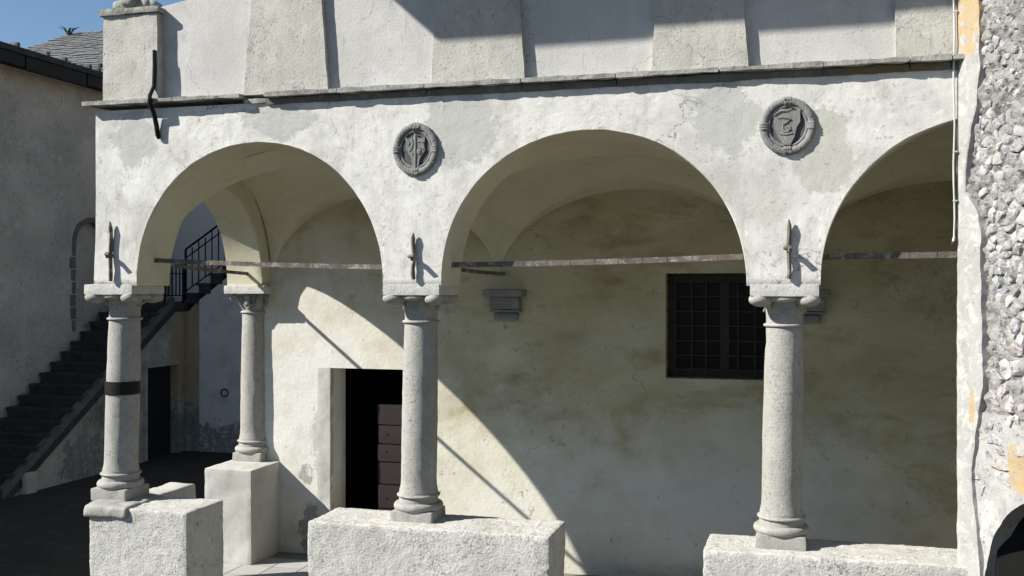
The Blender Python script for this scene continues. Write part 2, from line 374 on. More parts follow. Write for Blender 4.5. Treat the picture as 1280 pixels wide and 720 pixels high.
fw.data.materials.append(M_vault)
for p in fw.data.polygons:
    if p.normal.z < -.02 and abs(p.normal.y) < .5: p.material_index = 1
# end wall with its arch
def zb_end(y):
    u = (y-1.47)/.99
    return ZS+.985*sup(u, 2.15) if abs(u) < 1 else ZS
S = samples(.502, 3.04, .03, [(.48, 1), (2.48, -1)])
def Pend(s, z, d):
    k = (s-.5)/2.15
    xi = .27-.09*k; xo = -.135-.13*k
    return (xi+(xo-xi)*d, s, z)
grid_wall('end_wall', S, zb_end, 4.75, Pend, 24, 6, .006, M_vault, LOG, 3)
# vaults
def vault(xa, xb, seed):
    ya, yb = .48, 2.66; nx, ny = 64, 44; V = []; F = []
    xc = (xa+xb)/2; hx = (xb-xa)/2; yc = 1.565; hy = (yb-ya)/2
    for i in range(nx+1):
        u = -math.cos(math.pi*i/nx); x = xc+hx*u
        for j in range(ny+1):
            v = -math.cos(math.pi*j/ny); y = yc+hy*v
            f = (y-ya)/(yb-ya)
            z1 = (1.25-.24*f)*sup(u, 2.0); z2 = 1.24*sup(v, 2.15)
            k = .016; d = abs(z1-z2); z = max(z1, z2)+(k-d)**2/(4*k)*(1 if d < k else 0)
            p = Vector((x, y, ZS+z-.02)); V.append(p+Vector((0, 0, .012*fbm(p+Vector((seed, 0, 0)), 2.5, 3))))
    for i in range(nx):
        for j in range(ny):
            a = i*(ny+1)+j; F.append((a, a+1, a+ny+2, a+ny+1))
    mesh('vault', V, F, M_vault, LOG, 35)
for i, (a, b) in enumerate(((.2, 2.88), (2.88, 5.86), (5.86, 8.85))): vault(a, b, i*11)
B().box(-.1, 8.99, .503, 3.03, 4.60, 4.72).build('gallery_deck', M_vault, LOG)
# back wall with door and window openings
DX0, DX1, DZ = .93, 1.96, 2.28
WX0, WX1, WZ0, WZ1 = 4.665, 5.82, 2.255, 3.325
bw = B(); Y0 = 2.65; Y1 = 3.05
xc_ = [-.1, DX0, DX1, WX0, WX1, 9.0]; zc_ = [.0, DZ*0+WZ0, DZ, WZ1, 4.7]
def is_open(i, j):
    xm = (xc_[i]+xc_[i+1])/2; zm = (zc_[j]+zc_[j+1])/2
    return (DX0 < xm < DX1 and zm < DZ) or (WX0 < xm < WX1 and WZ0 < zm < WZ1)
V = []; F = []
def sub_quad(x0, x1, z0, z1):
    nx = max(1, int((x1-x0)/.06)); nz_ = max(1, int((z1-z0)/.06)); n0 = len(V)
    for i in range(nx+1):
        for j in range(nz_+1):
            p = Vector((x0+(x1-x0)*i/nx, Y0, z0+(z1-z0)*j/nz_))
            a = .012*fbm(p, 1.3, 3)
            e = min([abs(p.x-q) for q in xc_]+[abs(p.z-q) for q in zc_])
            V.append(p+Vector((0, a, 0)))
    for i in range(nx):
        for j in range(nz_):
            a = n0+i*(nz_+1)+j; F.append((a, a+nz_+1, a+nz_+2, a+1))
for i in range(5):
    for j in range(4):
        if not is_open(i, j): sub_quad(xc_[i], xc_[i+1], zc_[j], zc_[j+1])
def quad(*p): V.extend(Vector(q) for q in p); F.append(tuple(range(len(V)-4, len(V))))
for (x0, x1, z0, z1) in ((DX0, DX1, .0, DZ), (WX0, WX1, WZ0, WZ1)):
    a = Y0+.0; b = Y1
    quad((x0, a, z0), (x0, a, z1), (x0, b, z1), (x0, b, z0)); quad((x1, a, z0), (x1, b, z0), (x1, b, z1), (x1, a, z1))
    quad((x0, a, z1), (x1, a, z1), (x1, b, z1), (x0, b, z1)); quad((x0, a, z0), (x0, b, z0), (x1, b, z0), (x1, a, z0))
quad((-.1, Y0, 0), (-.1, Y0, 4.7), (-.1, Y1, 4.7), (-.1, Y1, 0))
for (x0, x1, z0, z1) in ((-.1, DX0, 0, 4.7), (DX0, DX1, DZ, 4.7), (DX1, 9.0, 0, 4.7)):
    quad((x0, Y1, z0), (x0, Y1, z1), (x1, Y1, z1), (x1, Y1, z0))
mesh('back_wall', V, F, M_back, LOG, 40)
B().box(8.86, 9.0, .5, 2.65, .19, 4.6).build('closing_wall', M_back, LOG)
# door: only its sunlit planks, set back in the reveal; shaded rest left out
dr = B().box(1.40, DX1-.03, 2.93, 2.97, .19, 1.86).build('door', M_dark, LOG)
zz = [.195, .43, .69, .96, 1.215, 1.415, 1.63, 1.865]
for i in range(len(zz)-1):
    V2, F2 = rough_box(1.388+.004*(i % 3), DX1-.032, 2.895+.004*(i % 2), 2.93, zz[i]+.005, zz[i+1]-.005, step=.08, r=.006, amp=.002, big=.003, seed=i)
    p = mesh('plank', V2, F2, M_wood, dr, 40)
for i in (2, 4, 5): B().ell((1.5, 2.888, zz[i]+.12), (.008, .006, .008), 8, 6).build('nail', M_iron, dr)
dk = B().box(DX0-.3, DX0-.25, 3.055, 5.0, .0, 2.6).box(DX1+.25, DX1+.3, 3.055, 5.0, .0, 2.6).box(DX0-.25, DX1+.25, 4.9, 5.0, .0, 2.6).box(DX0-.25, DX1+.25, 3.055, 4.9, 2.5, 2.6).box(DX0-.25, DX1+.25, 3.055, 4.9, .01, .05).build('shade_black', M_shade, LOG)  # black box added in place of the shaded part of the door
# rough stone jamb pieces left of the door
rbox('jamb', M_ped2, LOG, .775, DX0+.003, 2.638, 2.72, .19, DZ+.004, step=.025, r=.006, amp=.007, freq=12, big=.010, bigf=4, seed=3)
# window with iron grille
wf = B()
wy = 2.83
wf.box(WX0+.002, WX0+.08, wy, wy+.06, WZ0+.002, WZ1-.002); wf.box(WX1-.08, WX1-.002, wy, wy+.06, WZ0+.002, WZ1-.002)
wf.box(WX0+.08, WX1-.08, wy+.002, wy+.06, WZ1-.09, WZ1-.003); wf.box(WX0+.08, WX1-.08, wy+.002, wy+.06, WZ0+.003, WZ0+.09)
wf.box(5.2, 5.29, wy-.004, wy+.06, WZ0+.09, WZ1-.09)
win = wf.build('window', M_winwood, LOG)
for x0, x1 in ((WX0+.08, 5.2), (5.29, WX1-.08)):
    B().box(x0, x1, wy+.03, wy+.04, WZ0+.09, WZ1-.09).build('pane', M_glass, win)
for i in range(7):
    x = WX0+.09+.158*i+.008*math.sin(i*2.7)
    B().tube([(x, 2.74, WZ0-.01), (x+.006*math.sin(i*1.9), 2.742, (WZ0+WZ1)/2), (x, 2.74, WZ1+.01)], .0075, 6).build('bar', M_grille, win)
for j in range(7):
    z = WZ0+.08+.15*j+.006*math.sin(j*3.1)
    B().tube([(WX0-.01, 2.752, z), (5.2, 2.754, z+.003), (WX1+.01, 2.752, z)], .0075, 6).build('bar', M_grille, win)

# ---- columns
def column(x, y, zb, r0, r1, plinth, lx, kind=0, nm='column', top=3.2):
    sh = lambda V: [Vector((v.x+lx*(v.z-2.9), v.y, v.z)) for v in V]
    zt = 2.885                                        # underside of the astragal
    h = .235
    b = B()
    prof = []
    for i in range(25):
        t = i/24; z = zb+h+(zt-zb-h)*t
        r = r0+(r1-r0)*t+.006*math.sin(math.pi*t)
        if t < .05: r += .014*(1-t/.05)
        prof.append((r, z))
    b.lathe(prof, 48, (x, y))
    b.V = sh(b.V)
    for i, v in enumerate(b.V): b.V[i] = v+(Vector((v.x-x, v.y-y, 0)).normalized()*(.005*fbm(v, 9, 4)-.010*max(0, fbm(v+Vector((3, 1, 2)), 7, 3)-.28)/.3))
    col = b.build(nm, M_stone, LOG, 50)
    # base
    c = B(); pr = []
    R = r0+.052
    pr += [(R-.01, zb+.085)]+[(R-.02+.028*math.cos(a), zb+.115+.032*math.sin(a)) for a in [(-1+2*i/8)*math.pi/2 for i in range(9)]]
    pr += [(R-.035, zb+.15), (r0+.018, zb+.165), (r0+.014, zb+.18)]
    pr += [(r0+.014+.02*math.cos(a), zb+.205+.014*math.sin(a)) for a in [(-1+2*i/6)*math.pi/2 for i in range(7)]]
    pr += [(r0+.015, zb+.22), (r0+.012, zb+h)]
    c.lathe(pr, 48, (x, y)); c.V = [v+Vector((v.x-x, v.y-y, 0)).normalized()*.004*fbm(v, 14, 3) for v in sh(c.V)]
    c.build('base', M_stone, col, 40)
    d0 = lx*(zb-2.9)
    P = plinth
    rbox('plinth', M_stone, col, x-P+d0, x+P+d0, y-P, y+P, zb-.03, zb+.088, step=.022, r=.014, amp=.006, freq=14, big=.006, bigf=6, seed=x)
    # capital
    k = B(); za = top-.09
    pr = [(r1, zt-.002)]+[(r1+.006+.014*math.cos(a), zt+.012+.013*math.sin(a)) for a in [(-1+2*i/6)*math.pi/2 for i in range(7)]]
    for i in range(9):
        t = i/8; pr.append((r1-.002+.045*t**3, zt+.028+(za-zt-.028)*t))
    k.lathe(pr, 40, (x, y))
    hw = .235
    if kind == 0:
        for sx in (-1, 1):
            for sy in (-1, 1):
                dx, dy = sx*.7071, sy*.7071; L = hw*1.30
                k.tube([(x+dx*r1*.9, y+dy*r1*.9, za-.10), (x+dx*(r1+.015), y+dy*(r1+.015), za-.07), (x+dx*(L-.10), y+dy*(L-.10), za-.03), (x+dx*(L-.06), y+dy*(L-.06), za-.012)], [.012, .022, .034, .04], 10, .6)
                k.ell((x+dx*(L-.065), y+dy*(L-.065), za-.016), (.105, .08, .056), 14, 10, math.atan2(dy, dx))
        for dx, dy in ((1, 0), (-1, 0), (0, 1), (0, -1)):
            k.ell((x+dx*(hw-.045), y+dy*(hw-.045), za-.006), (.05 if dx else .11, .11 if dx else .05, .034), 14, 8)
            k.tube([(x+dx*(r1+.002)-dy*.045, y+dy*(r1+.002)+dx*.045, za-.075), (x+dx*(r1+.012), y+dy*(r1+.012), za-.105), (x+dx*(r1+.002)+dy*.045, y+dy*(r1+.002)-dx*.045, za-.075)], [.006, .012, .006], 6)
    else:
        for sx in (-1, 1):
            for sy in (-1, 1):
                dx, dy = sx*.7071, sy*.7071
                k.tube([(x+dx*r1*.8, y+dy*r1*.8, zt+.03), (x+dx*(r1+.01), y+dy*(r1+.01), zt+.10), (x+dx*(r1+.07), y+dy*(r1+.07), za-.03), (x+dx*(r1+.115), y+dy*(r1+.115), za-.012)], [.03, .034, .034, .02], 8, .7)
                cc = Vector((x+dx*(r1+.10), y+dy*(r1+.10), za-.04)); tang = Vector((dx, dy, 0))
                k.tube([cc+tang*(.036*math.cos(a))+Vector((0, 0, .036*math.sin(a))) for a in [i*math.pi/6 for i in range(-3, 9)]], .012, 6)
        for dx, dy in ((1, 0), (-1, 0), (0, 1), (0, -1)):
            ox, oy = x+dx*(r1+.022), y+dy*(r1+.022)
            for s in (-1, 1):
                k.tube([(ox, oy, zt+.05), (ox-dy*s*.05, oy+dx*s*.05, zt+.11), (ox-dy*s*.085+dx*.02, oy+dx*s*.085+dy*.02, za-.02)], [.012, .011, .014], 6)
            k.ell((ox, oy, zt+.13), (.03 if dx else .04, .04 if dx else .03, .05), 10, 8)
            k.ell((ox+dx*.02, oy+dy*.02, za-.03), (.03 if dx else .045, .045 if dx else .03, .028), 10, 8)
    kc = k.build('capital', M_stone, col, 45)
    rbox('abacus', M_abac, col, x-hw-.015, x+hw+.015, y-hw-.015, y+hw+.012, za+.008, top+.012, step=.025, r=.008, amp=.005, freq=16, big=.004, seed=x+1)
    return col
c1 = column(.01, .25, 1.275, .147, .138, .185, .03)
c2 = column(2.905, .25, 1.235, .149, .139, .185, .015)
c3 = column(5.875, .25, 1.225, .150, .140, .185, .016)
c4 = column(-.03, 2.68, 1.225, .153, .138, .18, .005, 1, top=3.19)
c5 = column(8.85, .25, 1.225, .155, .138, .185, .0)
# black iron strap round the first shaft
stp = B().lathe([(.1455, 2.205), (.156, 2.207), (.157, 2.265), (.156, 2.325), (.1455, 2.327)], 48, (-.012, .25), cap=False).build('iron_strap', M_iron, c1, 40)
# extra rounded stone below the first base
rbox('base_slab', M_stone, LOG, -.145, .31, -.15, .46, 1.145, 1.262, step=.02, r=.04, amp=.022, freq=9, big=.010, bigf=4, seed=21)

# ---- pedestals
rbox('pedestal', M_ped, LOG, -.10, .885, -.11, .49, .0, 1.235, step=.022, r=.016, amp=.009, freq=22, big=.010, bigf=2.6, seed=1)
rbox('pedestal', M_ped2, LOG, -.22, .10, .50, 1.30, .0, 1.20, step=.03, r=.03, amp=.014, freq=9, big=.02, bigf=3, seed=2)
rbox('pedestal', M_ped, LOG, 2.03, 4.10, -.11, .47, .0, 1.235, step=.022, r=.016, amp=.009, freq=22, big=.012, bigf=2.4, seed=3)
rbox('pedestal', M_ped, LOG, 5.29, 9.0, -.10, .47, .0, 1.215, step=.026, r=.018, amp=.010, freq=20, big=.015, bigf=2.2, seed=4)
rbox('pedestal', M_ped2, LOG, -.26, .31, 2.0, 2.70, .18, 1.215, step=.03, r=.018, amp=.008, freq=8, big=.014, bigf=3, seed=5)

# ---- corbels on the back wall
for cx in (2.985, 6.055):
    ck = rbox('corbel', M_stone2, LOG, cx-.16, cx+.16, 2.50, 2.66, 2.95, 3.08, step=.025, r=.008, amp=.004, seed=cx)
    rbox('corbel_slab', M_stone2, ck, cx-.215, cx+.215, 2.44, 2.66, 3.085, 3.16, step=.025, r=.012, amp=.004, seed=cx+1)
    rbox('corbel_foot', M_stone2, ck, cx-.17, cx+.17, 2.54, 2.66, 2.92, 2.945, step=.025, r=.008, amp=.004, seed=cx+2)
    rbox('corbel_tail', M_stone2, ck, cx-.13, cx+.13, 2.56, 2.66, 2.83, 2.915, step=.02, r=.03, amp=.012, freq=16, seed=cx+3)

# ---- tie rods and wall anchors
def rod(a, b, wd, h):
    bb = B(); a = Vector(a); b = Vector(b); n = 14
    pts = [a+(b-a)*i/n+Vector((0, 0, -.012*math.sin(math.pi*i/n))) for i in range(n+1)]
    for i in range(n): bb.bar(pts[i], pts[i+1]+(pts[i+1]-pts[i])*.02, wd, h)
    return bb.build('tie_rod', M_rust, LOG)
rod((.12, .25, 3.44), (2.80, .25, 3.355), .028, .040)
rod((3.02, .25, 3.372), (5.76, .25, 3.432), .028, .044)
rod((6.0, .25, 3.420), (8.7, .25, 3.47), .028, .046)
rod((.02, .40, 3.44), (.0, 2.60, 3.33), .022, .035)
rod((2.92, .42, 3.38), (2.95, 2.66, 3.325), .022, .035)
rod((5.88, .42, 3.40), (5.95, 2.66, 3.34), .022, .035)
for x, z0, z1, zk in ((.06, 3.24, 3.77, 3.47), (2.94, 3.25, 3.63, 3.43), (5.91, 3.25, 3.69, 3.47)):
    a = B(); n = 9
    P = [(x+.004*math.sin(i*1.1+x), -.024-.005*math.sin(i*.9), z0+(z1-z0)*i/n) for i in range(n+1)]
    a.tube(P, [.016+.003*abs(math.sin(i*1.7+x)) for i in range(n)]+[.006], 6)
    ao = a.build('wall_anchor', M_rust, LOG, 30)
    k = B().tube([(x, .03, zk), (x, -.05, zk)], .014, 8); k.ell((x-.016, -.05, zk+.01), (.028, .02, .02), 10, 8)
    k.bar((x-.005, -.05, zk+.012), (x+.012, -.095, zk-.012), .02, .035)
    k.build('anchor_pin', M_rust, ao, 30)

# ---- cornice slabs
xs = [-.20, .52, 1.38, 1.60, 2.28, 3.05, 3.86, 4.62, 5.40, 6.15, 6.75, 7.03, 8.0, 9.0]
for i in range(len(xs)-1):
    x0, x1 = xs[i]+.0015, xs[i+1]-.0015
    y0 = -.085 if i < 2 else -.075
    z1 = 4.842 if i != 2 else 4.80
    if i == 2: y0 = -.02
    rbox('cornice_slab', M_corn, LOG, x0, x1, y0, .30, z1-.038, z1, step=.03, r=.008, amp=.014, freq=8, big=.012, bigf=4, seed=i)
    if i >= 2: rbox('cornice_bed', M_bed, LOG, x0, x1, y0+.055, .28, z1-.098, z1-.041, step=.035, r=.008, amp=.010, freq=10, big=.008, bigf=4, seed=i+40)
# ---- parapet and piers
PA = .055
pb = B(); poly = [(.02, 4.835), (.02, 5.66), (.5, 5.67), (.8, 5.72), (1.0, 5.79), (9.0, 5.82), (9.0, 4.835)]
par = B().prism(poly, lambda p: (p[0], PA, p[1]), lambda p: (p[0], PA+.24, p[1])).build('parapet', M_parap, LOG)
def pier(b0, b1, t0, t1, zt, y, seed, m=M_pier):
    V, F = rough_box(0, 1, 0, 1, 0, 1, step=.04, r=.0, amp=0, big=0)
    out = []
    for v in V:
        x0 = b0+(t0-b0)*v.z; x1 = b1+(t1-b1)*v.z
        z = 4.838+(zt-4.838)*v.z
        p = Vector((x0+(x1-x0)*v.x, y+(PA+.03-y)*v.y, z))
        e = .010 if v.x in (0, 1) else .004
        p.x += e*fbm(p+Vector((seed, 0, 0)), 7, 4); p.y += (1-v.y)*(.006*fbm(p, 8, 4))
        out.append(p)
    return mesh('pier', out, F, m, par, 40)
p1 = pier(-.02, .545, -.01, .535, 5.60, -.028, 1)
pier(1.37, 2.165, 1.47, 2.08, 5.90, .002, 2)
pier(3.085, 3.875, 3.14, 3.80, 5.90, .002, 3)
pier(4.885, 5.615, 4.94, 5.54, 5.90, .002, 4)
pier(6.655, 7.35, 6.66, 7.3, 5.90, .006, 5)
rbox('pier_cap', M_corn, par, -.045, .57, -.055, .34, 5.60, 5.665, step=.025, r=.014, amp=.014, freq=9, big=.012, bigf=5, seed=31)
for i, (x, y, z, rx) in enumerate(((.14, .08, 5.70, .09), (.30, .10, 5.71, .11), (.22, .05, 5.73, .08), (.40, .12, 5.69, .08), (.06, .14, 5.69, .06))):
    V, F = rough_box(x-rx, x+rx, y-.08, y+.08, z-.05, z+.05, step=.03, r=.04, amp=.02, freq=9, big=.02, bigf=6, seed=i+50)
    mesh('cap_rubble', V, F, M_corn, par, 40)
# iron strap hanging from the first pier; below the cornice mainly its shadow, modelled
ib = B(); ib.tube([(.515, -.035, 5.27), (.52, -.038, 5.12), (.512, -.04, 4.95), (.515, -.10, 4.86), (.517, -.105, 4.80), (.522, -.045, 4.70), (.535, -.03, 4.60), (.545, -.025, 4.52), (.548, -.015, 4.49)], [.016, .018, .016, .018, .02, .02, .022, .022, .012], 8)
ib.build('iron_hook_with_shadow', M_iron, LOG, 40)
# ---- gallery above (out of frame): posts, plate, rear wall, roof with a deep eave
gr = B().prism([(-1.6, 7.67), (-1.6, 7.80), (3.1, 8.35), (3.1, 8.22)], lambda p: (.19, p[0], p[1]), lambda p: (12.0, p[0], p[1])).build('gallery_roof', M_roofw, LOG)
for x in (1.77, 3.47, 5.24, 7.0, 8.8):
    B().box(x-.08, x+.08, .10, .26, 5.82, 7.74).build('gallery_post', M_roofw, LOG)
B().box(1.0, 9.0, .08, .28, 7.74, 7.86).build('roof_plate', M_roofw, LOG)
B().box(1.2, 9.0, 2.80, 3.04, 4.73, 5.75).build('gallery_rear_parapet', M_parap, LOG)  # unseen; lowered from a full wall to let light into the rear court
for x in (1.77, 5.24, 8.8): B().box(x-.08, x+.08, 2.84, 3.0, 5.755, 8.16).build('gallery_post', M_roofw, LOG)

# ------------------------------------------------------------------ medallions
def medallion(cx, cz, rx, rz, label, motif):
    T = empty('medallion', (cx, 0, cz), label, 'medallion')
    ell = lambda s, y: [(cx+rx*s*math.cos(2*math.pi*i/40), y, cz+rz*s*math.sin(2*math.pi*i/40)) for i in range(41)]
    w_ = B()
    w_.prism([(p[0], p[2]) for p in ell(.98, 0)[:-1]], lambda p: (p[0], .02, p[1]), lambda p: (p[0], -.012, p[1]))
    w_.build('field', M_medd, T)
    wr = B()
    for ring, rad, y in ((.88, .028, -.022), (.70, .011, -.018), (.97, .010, -.012)):
        P = ell(ring, y); n = 8; V = []; F = []
        for i in range(40):
            c = Vector(P[i]); o = (c-Vector((cx, y, cz))).normalized()
            rr = rad*(1+.13*math.sin(i*2.4))
            for k in range(n):
                t = 2*math.pi*k/n; V.append(c+o*(rr*math.cos(t))+Vector((0, -rr*math.sin(t), 0)))
        for i in range(40):
            for k in range(n): F.append((i*n+k, i*n+(k+1) % n, ((i+1) % 40)*n+(k+1) % n, ((i+1) % 40)*n+k))
        wr.add(V, F)
    # leaves of the wreath
    for i in range(36):
        a = 2*math.pi*i/36; s = 1 if (a % math.pi) < math.pi/2 else -1
        P = [(cx+rx*q*math.cos(a+s*d), -.043+.012*abs(d)*4, cz+rz*q*math.sin(a+s*d)) for q, d in ((.80, -.10), (.88, 0), (.97, .10))]
        wr.tube(P, [.004, .009, .003], 6)
    wo = wr.build('wreath', M_med, T, 50)
    for a in (0, 90, 180, 270):
        rb = B()
        for d in (-.10, 0, .10):
            t = math.radians(a)+d
            rb.tube([(cx+rx*q*math.cos(t), y, cz+rz*q*math.sin(t)) for q, y in ((.74, -.030), (.82, -.052), (.92, -.052), (1.0, -.025))], .011, 6)
        rb.build('ribbon', M_med, wo, 50)
    motif(T, cx, cz, rx, rz)
    for o in [T]+list(T.children)+[g for c in T.children for g in c.children]:
        if o.type == 'MESH':
            for v in o.data.vertices: v.co.y *= .62 if v.co.y < 0 else 1
def shield(T, poly, cx, cz, y0, y1):
    return B().prism([(cx+a, cz+b) for a, b in poly], lambda p: (p[0], y0, p[1]), lambda p: (p[0], y1, p[1])).build('shield', M_med, T, 30)
def motif1(T, cx, cz, rx, rz):
    s = shield(T, [(-.09, .10), (-.055, .085), (0, .11), (.05, .085), (.085, .10), (.075, .03), (.085, -.01), (.04, -.07), (.025, -.15), (-.03, -.15), (-.035, -.07), (-.085, .01), (-.08, .05)], cx, cz, -.010, -.034)
    m = B().tube([(cx, -.036, cz+.13), (cx+.002, -.04, cz), (cx-.002, -.036, cz-.16)], .010, 6); m.build('pale', M_med, s, 40)
    for i, P in enumerate(([(-.07, .08), (-.05, .05), (-.065, .03), (-.03, .01), (-.055, -.02), (-.02, -.04)], [(-.03, .09), (-.02, .05), (-.035, .0)], [(.02, .06), (.045, .065), (.07, .055)], [(.02, .01), (.05, .015), (.07, .0)])):
        B().tube([(cx+a, -.036, cz+b) for a, b in P], .007, 6).build('carving', M_med, s, 40)
    B().ell((cx+.035, -.034, cz-.02), (.025, .012, .03), 10, 8).build('carving', M_med, s, 40)
    B().box(cx-.055, cx+.055, -.04, -.01, cz-.168, cz-.15).build('carving', M_med, s)
    for sx in (-1, 0, 1): B().ell((cx+sx*.03, -.045, cz+rz*.88), (.02, .016, .022), 8, 6).build('knot', M_med, s, 40)
def motif2(T, cx, cz, rx, rz):
    s = shield(T, [(-.10, .075), (-.03, .115), (.0, .10), (.09, .12), (.09, .03), (.065, -.01), (.05, -.08), (.02, -.14), (-.03, -.14), (-.075, -.07), (-.10, .0)], cx, cz, -.010, -.040)
    sp = []
    for i in range(25):
        t = i/24
        sp.append((-.055+.09*t/.4, .065) if t < .4 else (.035+.0*t, .065))
    P = [(-.07, .062), (-.03, .066), (.01, .060), (.022, .045), (.0, .030), (-.03, .015), (-.04, -.01), (-.03, -.035), (0, -.045), (.02, -.03), (.015, -.01), (-.005, -.008)]
    B().tube([(cx+a, -.043, cz+b) for a, b in P], [.006]+[.010]*9+[.008, .005], 6).build('carving', M_med, s, 40)
    B().tube([(cx+a, -.043, cz+b) for a, b in ((-.055, -.055), (-.01, -.062), (.035, -.055))], .008, 6).build('carving', M_med, s, 40)
    B().tube([(cx+a, -.045, cz+b) for a, b in ((-.10, .08), (-.05, .115), (0, .115), (.03, .125))], [.006, .012, .010, .006], 6).build('carving', M_med, s, 40)
medallion(2.955, 4.315, .192, .214, 'oval grey stone medallion with shade-darkened field and narrow shield, above the column beside the door', motif1)
medallion(5.90, 4.385, .198, .212, 'round grey stone medallion with broad shield and curled serpent, above the column by the window', motif2)

# ------------------------------------------------------------------ right-hand rubble wall
RW = empty('rubble_wall', (7.07, 0, 0), 'bright rubble stone wall with peeling plaster edge and dark arched opening', 'wall')
XR = 7.105                                   # built square to the arcade, then turned 30 degrees about the corner
def zb_r(s):
    u = (s-.89)/.65
    return 1.08+.75*sup(u, 2.05) if abs(u) < 1 else .0
S = samples(.0, 2.9, .02, [(.24, 1), (1.54, -1)])
core = grid_wall('wall_base', S, zb_r, 2.32, lambda s, z, d: (XR+.14*d, -s, z), 80, 3, .014, M_arch, RW, 5, zlo=0.0)
V = []; F = []; ny, nz_ = 150, 230
for i in range(ny+1):
    for j in range(nz_+1):
        p = Vector((XR+.010, -2.9*i/ny, 2.30+4.5*j/nz_))
        p.x -= .05*fbm(p, 8, 4)+.05*fbm(p, 22, 3)+(.008 if p.z > 4.4 else 0); V.append(p)
for i in range(ny):
    for j in range(nz_):
        a = i*(nz_+1)+j; F.append((a, a+1, a+nz_+2, a+nz_+1))
mesh('mortar_face', V, F, M_core, RW, 60)
B().box(XR+.09, XR+.16, -2.9, -.001, 2.325, 6.8).build('wall_back', M_core, RW)
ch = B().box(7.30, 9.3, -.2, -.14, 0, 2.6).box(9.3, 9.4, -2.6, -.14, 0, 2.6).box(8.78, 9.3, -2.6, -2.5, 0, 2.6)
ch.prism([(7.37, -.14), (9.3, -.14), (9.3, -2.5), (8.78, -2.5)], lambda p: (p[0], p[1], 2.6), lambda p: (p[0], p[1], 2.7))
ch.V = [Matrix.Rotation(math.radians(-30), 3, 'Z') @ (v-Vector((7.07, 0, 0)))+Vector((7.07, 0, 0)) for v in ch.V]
ch.build('chamber', M_shade, RW)  # unseen room behind the arch, its shade put into the wall colour
B().box(XR-.25, XR+1.5, -3.1, -.3, 6.81, 7.0).build('wall_roof', M_slate, RW)
# plaster strip along the corner, ragged towards the rubble
EDGE = [(1.0, .26), (1.5, .20), (1.63, .17), (1.84, .135), (2.18, .18), (2.5, .262), (2.9, .25), (3.2, .24), (3.6, .235), (3.72, .20), (3.86, .085), (4.1, .095), (4.3, .14), (4.45, .195), (4.7, .225), (5.2, .218), (6.9, .22)]
def strip_edge(z):
    for (a, b), (c, d) in zip(EDGE, EDGE[1:]):
        if a <= z <= c: return b+(d-b)*(z-a)/(c-a)+.022*fbm(Vector((z, 3.1, 0)), 7, 4)
    return .22
V = []; F = []; n = 260; m_ = 14
for j in range(n+1):
    z = 1.1+5.7*j/n; e = strip_edge(z)
    for i in range(m_+1):
        p = Vector((XR-.036, -.002-e*i/m_, z)); p.x -= .006*fbm(p, 8, 4)-(.006 if i == m_ else 0)
        if i == 0: p.y += .012*fbm(p, 6, 4)
        V.append(p)
    V.append(Vector((XR+.03, -.002-e-.003, z)))
    V.append(Vector((XR+.03, -.002, z)))
W_ = m_+3
for j in range(n):
    for i in range(m_+1):
        a = j*W_+i; F.append((a, a+W_, a+W_+1, a+1))
    F.append((j*W_, j*W_+W_-1, (j+1)*W_+W_-1, (j+1)*W_))
mesh('plaster_strip', V, F, M_strip, RW, 40)
# rubble stones: irregular cells of a random point set
rs = random.Random(11)
pts = []
for tries in range(26000):
    y = rs.uniform(.05, 2.8); z = rs.uniform(1.6, 6.75)
    d = .055 if z > 4.35 or z < 2.3 else (.075 if fbm(Vector((y*1.7, z*1.7, 4)), 1.0, 2) < -.02 else .135)
    if rs.random() < .3: d *= .62
    if z < 2.22+.05*math.sin(y*9) and y > .34: continue
    if all((y-a)**2*.8+(z-b)**2*1.3 > max(d, c*.85)**2 for a, b, c in pts): pts.append((y, z, d))
def clip(poly, px, py, qx, qy):
    mx, my = (px+qx)/2, (py+qy)/2; nx, ny_ = qx-px, qy-py; out = []
    for i in range(len(poly)):
        a = poly[i]; b = poly[(i+1) % len(poly)]
        da = (a[0]-mx)*nx+(a[1]-my)*ny_; db = (b[0]-mx)*nx+(b[1]-my)*ny_
        if da <= 0: out.append(a)
        if da*db < 0:
            t = da/(da-db); out.append((a[0]+(b[0]-a[0])*t, a[1]+(b[1]-a[1])*t))
    return out
rest = B(); nst = 0
order = sorted(range(len(pts)), key=lambda i: pts[i][0]+(10 if pts[i][1] > 5.3 else 0))
